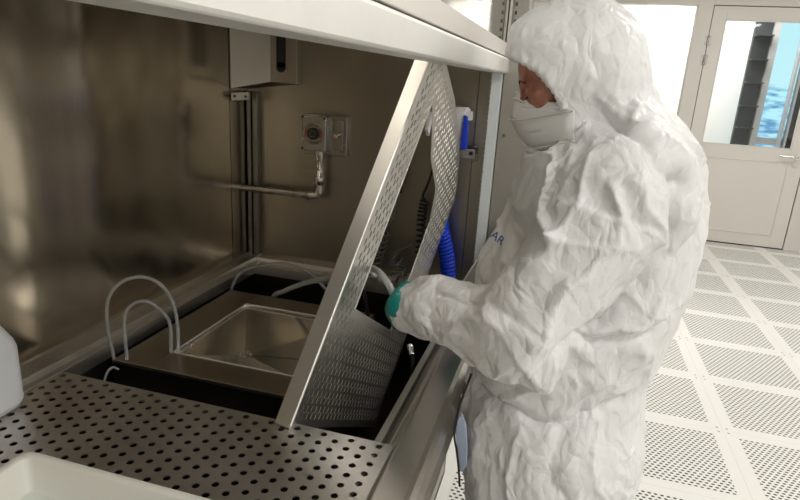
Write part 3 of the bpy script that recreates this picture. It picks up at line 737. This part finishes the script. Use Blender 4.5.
# spray gun, bracket, blue hose
brk = thing('gun_bracket', 'small steel bracket holding the spray gun on the end wall', 'bracket', (-.32,YE,1.355))
w = MB(); w.box((-.372,1.845,1.352),(-.272,1.90,1.357)); w.box((-.372,1.845,1.345),(-.272,1.849,1.375)); w.box((-.372,1.90,1.33),(-.272,YE,1.38)); w.build('bracket_plate', M['pipe'], brk, bevel=.002)
MB().cyl((-.285,1.845,1.362),(-.285,1.838,1.362),.006,n=12).build('screw', M['black'], brk)
gun = thing('spray_gun', 'white spray gun with blue trigger hanging on the end wall', 'spray gun', (-.33,1.86,1.36))
w = MB(); loft(w, [rr(-.350,-.322,1.85,1.882,.010,1.357), rr(-.352,-.318,1.846,1.884,.012,1.38), rr(-.355,-.316,1.842,1.884,.012,1.44), rr(-.358,-.310,1.836,1.884,.014,1.475), rr(-.354,-.300,1.836,1.88,.014,1.492), rr(-.345,-.306,1.84,1.872,.012,1.50)])
w.box((-.316,1.84,1.462),(-.293,1.872,1.488)); w.build('gun_body', M['white_plastic'], gun, bevel=.002)
w = MB(); w.prism([(-.319,1.832,1.372),(-.299,1.832,1.372),(-.301,1.832,1.44),(-.303,1.832,1.474),(-.316,1.832,1.478)], (0,.03,0)); w.build('trigger', M['blue_plastic'], gun, bevel=.003)
w = MB(); w.cyl((-.336,1.864,1.357),(-.336,1.864,1.322),.011); w.build('collar', M['white_plastic'], gun)
hose = thing('blue_spiral_hose', 'thick bright blue spiral air hose hanging below the spray gun', 'hose', (-.34,1.86,1.0))
w = MB(); w.tube(spline([(-.336,1.862,1.322),(-.345,1.862,1.28),(-.375,1.86,1.22),(-.372,1.858,1.18)],8), .0055, 10); w.build('straight_lead', M['blue'], hose)
w = MB(); w.tube(coil([(-.372,1.855,1.185),(-.362,1.855,1.11),(-.338,1.855,1.03),(-.322,1.85,.945)], .0205, 21, 14), .0062, 8); w.build('spiral', M['blue'], hose)
# grey coiled tube with black handle
gc = thing('grey_coiled_tube', 'dark grey coiled tube hanging from a black handle in the far corner', 'tube', (-.58,1.87,1.0))
w = MB(); w.lathe((-.518,1.88,1.355), (0,0,-1), [(.010,0),(.013,.01),(.013,.08),(.010,.10),(.010,.145),(.006,.15)], 16); w.build('handle', M['black_plastic'], gc)
w = MB(); w.tube(spline([(-.519,1.88,1.21),(-.527,1.88,1.14),(-.545,1.88,1.075)],8), .0035, 8); w.build('lead', M['grey_coil'], gc)
w = MB(); w.tube(coil([(-.570,1.868,1.072),(-.580,1.866,1.02),(-.590,1.864,.97),(-.60,1.862,.918)], .026, 8, 18), .0052, 8); w.build('spiral', M['grey_coil'], gc)
gc2 = thing('slack_coil', 'slack dark tube coil lying on the far ledge between hanging coils', 'tube', (-.50,1.85,.93))
w = MB(); w.tube(coil([(-.525,1.850,.985),(-.505,1.850,.965),(-.500,1.850,.935),(-.48,1.852,.915)], .024, 4, 18), .0048, 8); w.tube(spline([(-.52,1.85,1.0),(-.49,1.86,1.02),(-.46,1.865,1.035)],6), .004, 8); w.build('spiral', M['grey_coil'], gc2)
bc = thing('black_coiled_cord', 'thin black coiled cord hanging behind the lifted tray', 'cord', (-.42,1.88,1.1))
w = MB(); w.tube(spline([(-.405,1.90,1.37),(-.41,1.885,1.30),(-.425,1.88,1.24),(-.437,1.88,1.205),(-.425,1.88,1.19)],8), .004, 8); w.build('lead', M['black'], bc)
w = MB(); w.tube(coil([(-.428,1.875,1.19),(-.435,1.875,1.12),(-.432,1.872,1.02),(-.425,1.866,.925)], .013, 16, 12), .0042, 7); w.build('spiral', M['black'], bc)
clp = thing('steel_clamp', 'small steel clamp lying at the foot of the blue hose', 'clamp', (-.35,1.84,.905))
w = MB(); w.tube(spline([(-.395,1.835,.912),(-.365,1.825,.930),(-.345,1.83,.925),(-.30,1.84,.916)],6), .005, 10); w.build('rod', M['chrome'], clp)
w = MB(); w.lathe((-.372,1.825,.915), (.3,-.2,1), [(.010,0),(.010,.02),(.006,.022)], 14); w.build('clamp_head', M['chrome'], clp)
w = MB(); w.tube(spline([(-.40,1.845,.907),(-.38,1.83,.909),(-.35,1.86,.910),(-.31,1.85,.909)],6), .006, 8); w.build('clamp_jaw', M['black'], clp)
# cord and film between bench and coverall
solo(MB().tube(spline([(-.130,1.125,.99),(-.143,1.088,.93),(-.148,1.082,.87),(-.139,1.078,.83),(-.130,1.076,.785),(-.126,1.085,.74)],8), .0024, 8).build('hanging_cord', M['black']), 'thin black cord hanging down the front of the coverall beside the bench edge', 'cord')

w = MB(); w.prism([(-.144,1.085,.90),(-.136,1.08,.925),(-.124,1.075,.90),(-.116,1.07,.85),(-.114,1.072,.81),(-.124,1.08,.78),(-.131,1.085,.79),(-.146,1.09,.865)], (0,-.004,0))
solo(w.build('plastic_film', M['blue_sheet'], bevel=.002), 'pale blue strip of film hanging against the coverall beside the bench edge', 'film')
# ================================================================== THE PERSON
per = thing('person', 'person in white hooded coverall and respirator, reaching into the steel cabinet', 'person', (.07,1.25,0))
CY = 1.25
# ---- head frame: faces the cabinet, a little away from the lens, bent down
yaw, pitch = math.radians(8), math.radians(24)
Fh = Vector((-math.cos(yaw)*math.cos(pitch), math.sin(yaw)*math.cos(pitch), -math.sin(pitch)))
Lh = Vector((-math.sin(yaw), -math.cos(yaw), 0)); Uh = Fh.cross(Lh)
if Uh.z < 0: Uh = -Uh
HC = Vector((-.020, 1.235, 1.592)); HM = HC.copy(); Fm, Lm, Um = Fh.copy(), Lh.copy(), Uh.copy(); HC = HC+Uh*.008-Fh*.006+Lh*-.006
yaw = math.radians(-4)
Fh = Vector((-math.cos(yaw)*math.cos(pitch), math.sin(yaw)*math.cos(pitch), -math.sin(pitch)))
Lh = Vector((-math.sin(yaw), -math.cos(yaw), 0)); Uh = Fh.cross(Lh)
if Uh.z < 0: Uh = -Uh
def hp(f, l, u): return HC+Fh*f+Lh*l+Uh*u
RH = [list(Fh), list(Lh), list(Uh)]
SH_N, SH_F = (.088,1.065,1.455), (.088,1.455,1.44)
EL_N, WR_N = (-.028,.995,1.165), (-.262,1.125,1.118)
EL_F, WR_F = (.00,1.46,1.14), (-.165,1.37,1.045)

def hands():
    """gloved hand SDF pieces; returns list for near and far hand"""
    out = []
    for wr, d, pn, s in ((Vector(WR_N)+Vector((-.036,.010,-.012)), Vector((-.30,.84,-.46)), Vector((-.90,-.42,-.05)), 1), (Vector(WR_F), Vector((-.55,.55,-.60)), Vector((-.3,-.3,.9)), -1)):
        d = d.normalized(); pn = (pn-d*pn.dot(d)).normalized(); sd = d.cross(pn)*s   # pn: back of the hand, sd: towards the thumb
        out.append((wr, d, pn, sd))
    return out
HN, HF = hands()

def hand_sdf(P, H, gl=.0):
    wr, d, pn, sd = H
    if sd.z < 0: sd = -sd                                # thumb side up
    pt = lambda a, b, c: wr+d*a+sd*b+pn*c
    D = ell(P, pt(.060,0,0), (.052+gl,.043+gl,.019+gl), [list(d), list(sd), list(pn)])
    D = smin(D, cone(P, pt(-.05,0,0), pt(.03,0,0), .030+gl, .027+gl), .02)
    for i, (b, L1, r) in enumerate(((.033,.042,.0092),(.011,.047,.0096),(-.011,.044,.0092),(-.031,.034,.0082))):
        k0 = pt(.095-abs(b-.01)*.25, b, .002); k1 = k0+d*L1*.75-pn*L1*.45+sd*b*.08; k2 = k1+d*L1*.10-pn*L1*.72; k3 = k2-d*L1*.35-pn*L1*.35
        D = smin(D, cone(P, pt(.06,b*.85,0), k0, r+.001+gl, r+gl), .008)
        F = np.minimum(np.minimum(cone(P, k0, k1, r+gl, r*.93+gl), cone(P, k1, k2, r*.93+gl, r*.86+gl)), cone(P, k2, k3, r*.86+gl, r*.76+gl))
        D = smin(D, F, .003)
    t0 = pt(.022,.032,-.006); t1 = pt(.055,.052,-.024); t2 = pt(.078,.046,-.046); t3 = pt(.090,.030,-.058)
    D = smin(D, cone(P, t0, t1, .014+gl, .0115+gl), .010)
    D = smin(D, np.minimum(cone(P, t1, t2, .0115+gl, .010+gl), cone(P, t2, t3, .010+gl, .0085+gl)), .003)
    return D

def head_sdf(P):
    D = ell(P, hp(-.012,0,.030), (.098,.076,.086), RH)
    D = smin(D, ell(P, hp(.030,0,-.035), (.060,.058,.078), RH), .03)
    D = smin(D, ell(P, hp(.050,0,-.088), (.030,.028,.022), RH), .02)         # chin
    D = smin(D, cone(P, hp(.072,-.026,.012), hp(.072,.026,.012), .014, .014), .012)   # brow
    D = smin(D, cone(P, hp(.084,0,.006), hp(.098,0,-.036), .007, .0105), .010)        # nose
    for s in (-1, 1):
        D = smax(D, -ell(P, hp(.098,.031*s,-.006), (.022,.019,.014), RH), .010)        # sockets
        D = smin(D, ell(P, hp(.073,.030*s,-.008), (.0135,.0155,.0125), RH), .003)     # lidded eyes
        D = smin(D, ell(P, hp(.056,.050*s,-.028), (.020,.014,.018), RH), .014)        # cheek bones
        E_ = smax(ell(P, hp(-.012,.077*s,-.012), (.018,.010,.031), RH), -ell(P, hp(-.006,.087*s,-.010), (.010,.007,.019), RH), .004)
        D = smin(D, E_, .004)
    D = smin(D, cone(P, hp(.084,-.020,-.064), hp(.084,.020,-.064), .007, .007), .006)  # lips
    D = smax(D, -cone(P, hp(.094,-.020,-.064), hp(.094,.020,-.064), .0016, .0016), .002)
    return D

# ---- torso profile
ZP = np.array([.56,.70,.86,1.00,1.09,1.21,1.30,1.38,1.44,1.49,1.53])
XF = np.array([-.120,-.132,-.140,-.148,-.158,-.148,-.118,-.100,-.078,-.050,-.02])
XK = np.array([.245,.240,.232,.233,.258,.283,.280,.275,.255,.220,.17])
HY = np.array([.210,.210,.210,.200,.208,.222,.226,.222,.190,.13,.09])
def torso(P, ins=0.):
    z = P[2]; zf = z.ravel(); f = np.interp(zf, ZP, XF).reshape(z.shape); k = np.interp(zf, ZP, XK).reshape(z.shape); h = np.interp(zf, ZP, HY).reshape(z.shape)
    a = (k-f)/2-ins; c = (k+f)/2; h = h-ins
    q = ((np.abs((P[0]-c)/a))**2.3+(np.abs((P[1]-CY)/h))**2.3)**(1/2.3)
    D = (q-1)*np.minimum(a, h)*.9
    return smax(smax(D, z-(1.53-ins), .05), (.56+ins)-z, .05)
def body_sdf(P):
    D = torso(P, .065)
    D = smin(D, cone(P, (.075,CY,1.42), (.005,1.237,1.53), .062, .057), .03)
    for S, E, W in ((SH_N,EL_N,WR_N),(SH_F,EL_F,WR_F)):
        D = smin(D, cone(P, (S[0],CY+(S[1]-CY)*.86,S[2]-.045), E, .050, .040), .03); D = smin(D, cone(P, E, W, .043, .027), .01)
    for s in (-1, 1):
        D = smin(D, cone(P, (.05,CY+.09*s,.84), (.045,CY+.10*s,.47), .085, .058), .03); D = smin(D, cone(P, (.045,CY+.10*s,.47), (.065,CY+.10*s,.09), .056, .038), .01)
        D = smin(D, cone(P, (.075,CY+.10*s,.055), (-.10,CY+.115*s,.045), .042, .032), .02)
    D = smin(D, head_sdf(P), .012)
    return D
xs = np.arange(-.42,.36,.0045); ys = np.arange(.88,1.58,.0045)
zs = np.concatenate([np.arange(-.02,1.40,.012), np.arange(1.40,1.76,.0035)])
V, F = nets(body_sdf(grid(xs, ys, zs)), xs, ys, zs); V = relax(V, F, 1)
V, F = largest(V, F)
body = mesh_obj('body', V, F, M['skin'], per, True)
# lids, lashes, brow
for s in (-1, 1): MB().tube([hp(.0835,.019*s,-.0125), hp(.0875,.028*s,-.0155), hp(.084,.040*s,-.0135)], .0018, 6).build('eyelashes', M['hair'], body)
for s in (-1, 1):
    w = MB()
    for k in range(26):
        t = k/25; b = hp(.0905-.012*t*t, (.013+.034*t)*s, .014+.006*math.sin(PI*min(1, t*1.2)))
        w.tube([b, b+(Uh*.3+Lh*s*1.0+Fh*.15)*.007], [.0009,.0003], 5)
    w.build('eyebrow', M['hair'], body)

# ---- gloves
def sd_grid(c, r, st): 
    return [np.arange(c[k]-r, c[k]+r, st) for k in range(3)]
for H in (HN, HF):
    c = H[0]+H[1]*.04; g = sd_grid(c, .15, .0028)
    V, F = nets(hand_sdf(grid(*g), H, .0008), *g); V = relax(V, F, 1)
    n = vnormals(V, F); V = V+n*(vnoise(V*70, 5)*.0006)[:, None]
    mesh_obj('glove', V, F, M['teal'], per, True)

# ---- coverall
def suit_sdf(P):
    D = torso(P)
    # shoulders and back hump
    D = smin(D, cone(P, (.125,1.10,1.440), (.125,1.40,1.435), .100, .100), .06)
    # sleeves
    arm = smin(cone(P, (.095,1.07,1.42), EL_N, .098, .082), cone(P, EL_N, (-.205,1.085,1.132), .082, .066), .03)
    arm = smin(arm, cone(P, (-.200,1.082,1.134), (-.266,1.112,1.116), .067, .052), .012)
    arm = smin(arm, ell(P, (-.05,1.0,1.10), (.07,.06,.05)), .05)
    D = smin(D, arm, .014)
    far = smin(cone(P, SH_F, EL_F, .085, .075), cone(P, EL_F, WR_F, .075, .05), .03)
    D = smin(D, far, .03)
    # skirt of the torso into trouser legs
    for s in (-1, 1):
        D = smin(D, cone(P, (.045,CY+.095*s,.86), (.05,CY+.105*s,.50), .135, .105), .05)
        D = smin(D, cone(P, (.05,CY+.105*s,.50), (.06,CY+.105*s,.10), .105, .080), .03)
    D = smin(D, ell(P, (.035,CY,.82), (.195,.205,.12)), .06)
    # neck drape and hood
    D = smin(D, cone(P, (.110,CY,1.43), (.048,1.24,1.560), .122, .096), .05)
    D = smin(D, cone(P, (.02,CY,1.42), (-.005,1.24,1.47), .085, .070), .05)
    hood = ell(P, (-.002,1.240,1.605), (.137,.110,.143))
    hood = smin(hood, ell(P, (-.066,1.240,1.658), (.066,.086,.056)), .03)
    D = smin(D, hood, .030)
    # hollow where the face looks out
    D = smax(D, -smax(ell(P, (-.118,1.250,1.520), (.122,.170,.110)), 1.452-P[2], .01), .006)
    # cuff hollow
    D = smax(D, -cone(P, (-.262,1.108,1.118), (-.32,1.133,1.108), .042, .044), .004)
    return D
st = .0048
xs = np.arange(-.34,.36,st); ys = np.arange(.86,1.62,st); zs = np.arange(.03,1.78,st)
V, F = nets(suit_sdf(grid(xs, ys, zs)), xs, ys, zs); V, F = largest(V, F); V = relax(V, F, 2)
Nn = vnormals(V, F)
if (Nn*(V-np.array([.06,CY,1.0]))).sum() < 0: F = F[:, ::-1]; Nn = -Nn
FOLDS = []  # (points in x,z ; side ; amplitude ; width)
FOLDS = [   # the big pulls of the cloth
 ([(.177,1.438),(.172,1.345),(.149,1.271),(.113,1.21),(.078,1.172)], -.020, .016),
 ([(.125,1.465),(.149,1.368),(.13,1.259),(.079,1.193)], .012, .018),
 ([(-.008,1.366),(-.045,1.27),(-.088,1.196)], .006, .011),
 ([(-.008,1.366),(.053,1.347),(.109,1.327)], .003, .010),
 ([(-.058,1.443),(-.023,1.396),(-.008,1.366)], .009, .010),
 ([(.051,1.486),(.039,1.412),(-.008,1.366)], .007, .009),
 ([(.089,1.441),(.072,1.348),(.019,1.261),(-.02,1.161)], .009, .012),
 ([(-.029,1.061),(.033,1.148),(.082,1.194)], -.010, .012),
 ([(.060,1.150),(.083,1.144),(.17,1.172),(.246,1.208)], -.012, .010),
 ([(.09,1.165),(.17,1.192),(.246,1.228)], .006, .008),
 ([(-.125,.981),(.055,.955),(.19,1.026)], -.012, .010),
 ([(-.082,1.19),(-.135,1.151),(-.213,1.131)], .006, .008),
 ([(-.057,1.214),(-.12,1.19),(-.196,1.18)], -.006, .008),
 ([(.175,1.143),(.119,1.049),(.055,.97)], .007, .010),
 ([(.037,1.107),(.009,1.027),(-.064,.984)], .007, .010),
 ([(-.018,.931),(-.018,.837),(.003,.745)], .006, .010),
 ([(.129,.976),(.124,.885),(.157,.788)], .006, .010),
 ([(.059,.938),(.061,.846),(.082,.767)], -.006, .010),
 ([(.085,1.548),(.14,1.503),(.178,1.439)], -.008, .010),
 ([(-.002,1.476),(.049,1.514),(.105,1.558)], -.010, .011),
 ([(-.007,1.45),(-.036,1.412),(-.073,1.354)], .007, .010),
]
def seg_dist(V, pts):
    best = np.full(len(V), 9.)
    for (x0, z0), (x1, z1) in zip(pts, pts[1:]):
        dx, dz = x1-x0, z1-z0; t = np.clip(((V[:, 0]-x0)*dx+(V[:, 2]-z0)*dz)/(dx*dx+dz*dz), 0, 1)
        best = np.minimum(best, np.hypot(V[:, 0]-x0-t*dx, V[:, 2]-z0-t*dz))
    return best
wrp = np.stack([vnoise(V*9, s) for s in (21, 22, 23)], -1)*.03+np.stack([vnoise(V*23, s) for s in (24, 25, 26)], -1)*.008
h = np.zeros(len(V))
Pw = V+wrp
front = np.clip((CY+.02-V[:, 1])/.12, 0, 1)
for pts, amp, wd in FOLDS:
    d = seg_dist(Pw, pts)
    h += 1.5*amp*front*np.exp(-np.abs(d/wd)**1.1)
calm = np.clip((V[:, 2]-1.54)/.06, 0, 1)        # the hood is stretched a little tighter
k1 = 1-.45*calm
R1 = rot(.5, .7, .2); R2 = rot(-.3, .4, 1.1); R3 = rot(1.2, -.5, .4)
h += k1*.023*(facets((Pw@R1.T)*np.array([9., 6.5, 7.5]), 100)-.35)
h += k1*.010*(facets((Pw@R2.T)*np.array([22., 13., 17.]), 200)-.35)
rs_ = np.random.RandomState(5)
NS = 620
for k_ in range(NS):      # sharp-edged pleats: steep on one side, slack on the other
    i0 = rs_.randint(len(V)); p0 = V[i0]; nn = Nn[i0]
    if p0[1] > 1.36 and rs_.rand() < .6: continue
    d = rs_.randn(3)*np.array([.9, .8, 1.3]); d -= nn*(d@nn); d /= np.linalg.norm(d)+1e-9; sd_ = np.cross(nn, d)
    big = k_ % 6 == 0
    L = (rs_.uniform(.10, .20) if big else rs_.uniform(.03, .09))*(1-.35*(p0[2] > 1.54)); q = Pw-p0
    u = q@d; s_ = q@sd_+.02*(u/L)**2*rs_.choice([-1, 1])*(2 if big else 1); o_ = np.abs(q@nn)
    m_ = (np.abs(u) < L/2) & (np.abs(s_) < .07) & (o_ < .05)
    a = (rs_.uniform(.006, .012) if big else rs_.uniform(.0025, .0065))
    w0, w1 = (.0045, .022) if big else (.0028, .010)
    ss = s_[m_]; h[m_] += a*np.where(ss > 0, np.exp(-ss/w0), np.exp(ss/w1))*(1-(u[m_]/(L/2))**2)**1.0-a*.25*(1-(u[m_]/(L/2))**2)*np.exp(-np.abs(ss)/.03)
# gathered elastic: waist line, cuffs and hood rim
def gath(zc, sl): return np.exp(-((V[:, 2]-zc-sl*V[:, 0])/.012)**2)
ang = np.arctan2(V[:, 1]-CY, V[:, 0]-.05)
rim = np.sqrt(((V[:, 0]+.118)/.122)**2+((V[:, 1]-1.25)/.170)**2+((V[:, 2]-1.520)/.110)**2)
g = np.exp(-((rim-1.06)/.10)**2)*(V[:, 2] > 1.5)
h += g*(.0014*np.sin(np.arctan2(V[:, 2]-1.50, V[:, 0]+.10)*46+vnoise(V*30, 9)*2)+.003)
arm_t = ((V-np.array([-.272,1.112,1.116]))@np.array([.9,-.4,.15]))
h = h*np.clip(.25+np.abs(arm_t)/.05, 0, 1)
V2 = V+Nn*h[:, None]
# keep the coverall outside the body
suit = mesh_obj('coverall', V2, F, M['suit'], per, True); F_SUIT = F.tolist()

# ---- respirator: folded three-panel mask
def S_(x, y, z): return Vector((x, y, z))
mq = lambda f, l, u: HM+Fm*f+Lm*l+Um*u
mask_rows = [  # centre line, near mid, near side  (far side mirrored across the head plane)
    [mq(.096,0,.012), mq(.057,.036,-.018), mq(.013,.082,-.041)],
    [mq(.112,0,-.010), mq(.082,.038,-.030), mq(.008,.094,-.052)],
    [mq(.127,0,-.034), mq(.088,.040,-.047), mq(-.014,.104,-.063)],
    [mq(.121,0,-.066), mq(.094,.046,-.076), mq(-.006,.105,-.090)],
    [mq(.107,0,-.106), mq(.096,.040,-.106), mq(.004,.100,-.115)],
    [mq(.075,0,-.122), mq(.068,.032,-.122), mq(.0,.080,-.124)],
]
V = []; nC = 5
for r in mask_rows:
    c, m_, e = r
    mir = lambda p: p-Lm*2*(p-HM).dot(Lm)
    V += [mir(e), mir(m_), c, m_, e]
F = [(i*nC+j, i*nC+j+1, (i+1)*nC+j+1, (i+1)*nC+j) for i in range(len(mask_rows)-1) for j in range(nC-1)]
mk = mesh_obj('respirator_mask', [tuple(v) for v in V], F, M['mask'], per, True)
sb = mk.modifiers.new('sub', 'SUBSURF'); sb.levels = 2; sb.render_levels = 2
es = mk.modifiers.new('split', 'EDGE_SPLIT'); es.split_angle = math.radians(14)
so = mk.modifiers.new('sol', 'SOLIDIFY'); so.thickness = .002
me = mk.data; bm = bmesh.new(); bm.from_mesh(me); cl = bm.edges.layers.float.new('crease_edge')
for e in bm.edges:
    a, b = sorted((e.verts[0].index, e.verts[1].index))
    if a//5 == b//5 and a//5 in (1, 2, 3): e[cl] = .9
    if a % 5 == 2 and b % 5 == 2: e[cl] = .7
bm.to_mesh(me); bm.free()
w = MB(); e0 = [mq(.104,0,.002), mq(.096,.012,-.004), mq(.082,.026,-.016)]
w.tube(e0, .0022, 6); w.build('nose_clip', M['strap'], mk)
for row in (0, 2, 4):
    MB().tube(spline([p+Fh*.0012+Lh*.0012 for p in mask_rows[row]],6), .0012, 6).build('seam', M['strap'], mk)
for a, b in (((.013,.084,-.042),(.002,.094,-.012)),((-.004,.104,-.100),(-.03,.112,-.090))):
    w = MB(); w.tube(spline([mq(*a), mq((a[0]+b[0])/2,(a[1]+b[1])/2+.003,(a[2]+b[2])/2), mq(*b)],5), .0022, 8); w.build('strap', M['strap'], mk)
# hood rim elastic + chest print
from mathutils.bvhtree import BVHTree
bvh = BVHTree.FromPolygons([tuple(v) for v in V2.tolist()] if len(V2) else [], F_SUIT)
tc_ = bpy.data.curves.new('chest_print', 'FONT'); tc_.body = 'ARO'; tc_.size = .024; tc_.extrude = .0004; tc_.align_x = 'CENTER'; tc_.materials.append(M['logo_blue'])
tmp = bpy.data.objects.new('print_curve', tc_); COL.objects.link(tmp)
pm = bpy.data.meshes.new_from_object(tmp.evaluated_get(bpy.context.evaluated_depsgraph_get())); bpy.data.objects.remove(tmp)
to = bpy.data.objects.new('chest_print', pm); COL.objects.link(to); to.parent = suit
hit, nrm, _, _ = bvh.ray_cast(Vector((-.100, .9, 1.275)), Vector((0, 1, 0)))
if hit is None: hit, nrm = Vector((-.1, 1.1, 1.275)), Vector((0, -1, 0))
if nrm.y > 0: nrm = -nrm
nrm = Vector((-.35, -.9, .1)).normalized()
rgt = Vector((.78, -.30, -.42)); rgt = (rgt-nrm*rgt.dot(nrm)).normalized(); upv = nrm.cross(rgt)
Rm = Matrix((rgt, upv, nrm)).transposed().to_4x4()
to.matrix_local = Matrix.Translation(hit+nrm*.006-wloc(suit)) @ Rm

# ================================================================== CAMERA, WORLD
cam_d = bpy.data.cameras.new('camera'); cam_d.sensor_width = 36; cam_d.lens = 590/800*36; cam_d.clip_start = .02
co = bpy.data.objects.new('camera', cam_d); COL.objects.link(co); SC.camera = co
R = Matrix(((.95970785,.27495342,.05797802),(.13127832,-.25628511,-.957645),(-.24844887,.92667068,-.28205426)))   # rows: right, down, forward
rt, dn, fw = R[0], R[1], R[2]
Mx = Matrix((rt, -dn, -fw)).transposed().to_4x4()
co.matrix_world = Matrix.Translation((0, 0, 1.58)) @ Mx
wd = bpy.data.worlds.new('room'); SC.world = wd; wd.use_nodes = True
wd.node_tree.nodes['Background'].inputs[0].default_value = (.9, .93, 1, 1); wd.node_tree.nodes['Background'].inputs[1].default_value = .3
vs = SC.view_settings; vs.view_transform = 'Standard'; vs.look = 'None'; vs.exposure = 0.25; vs.gamma = 1; vs.use_curve_mapping = False
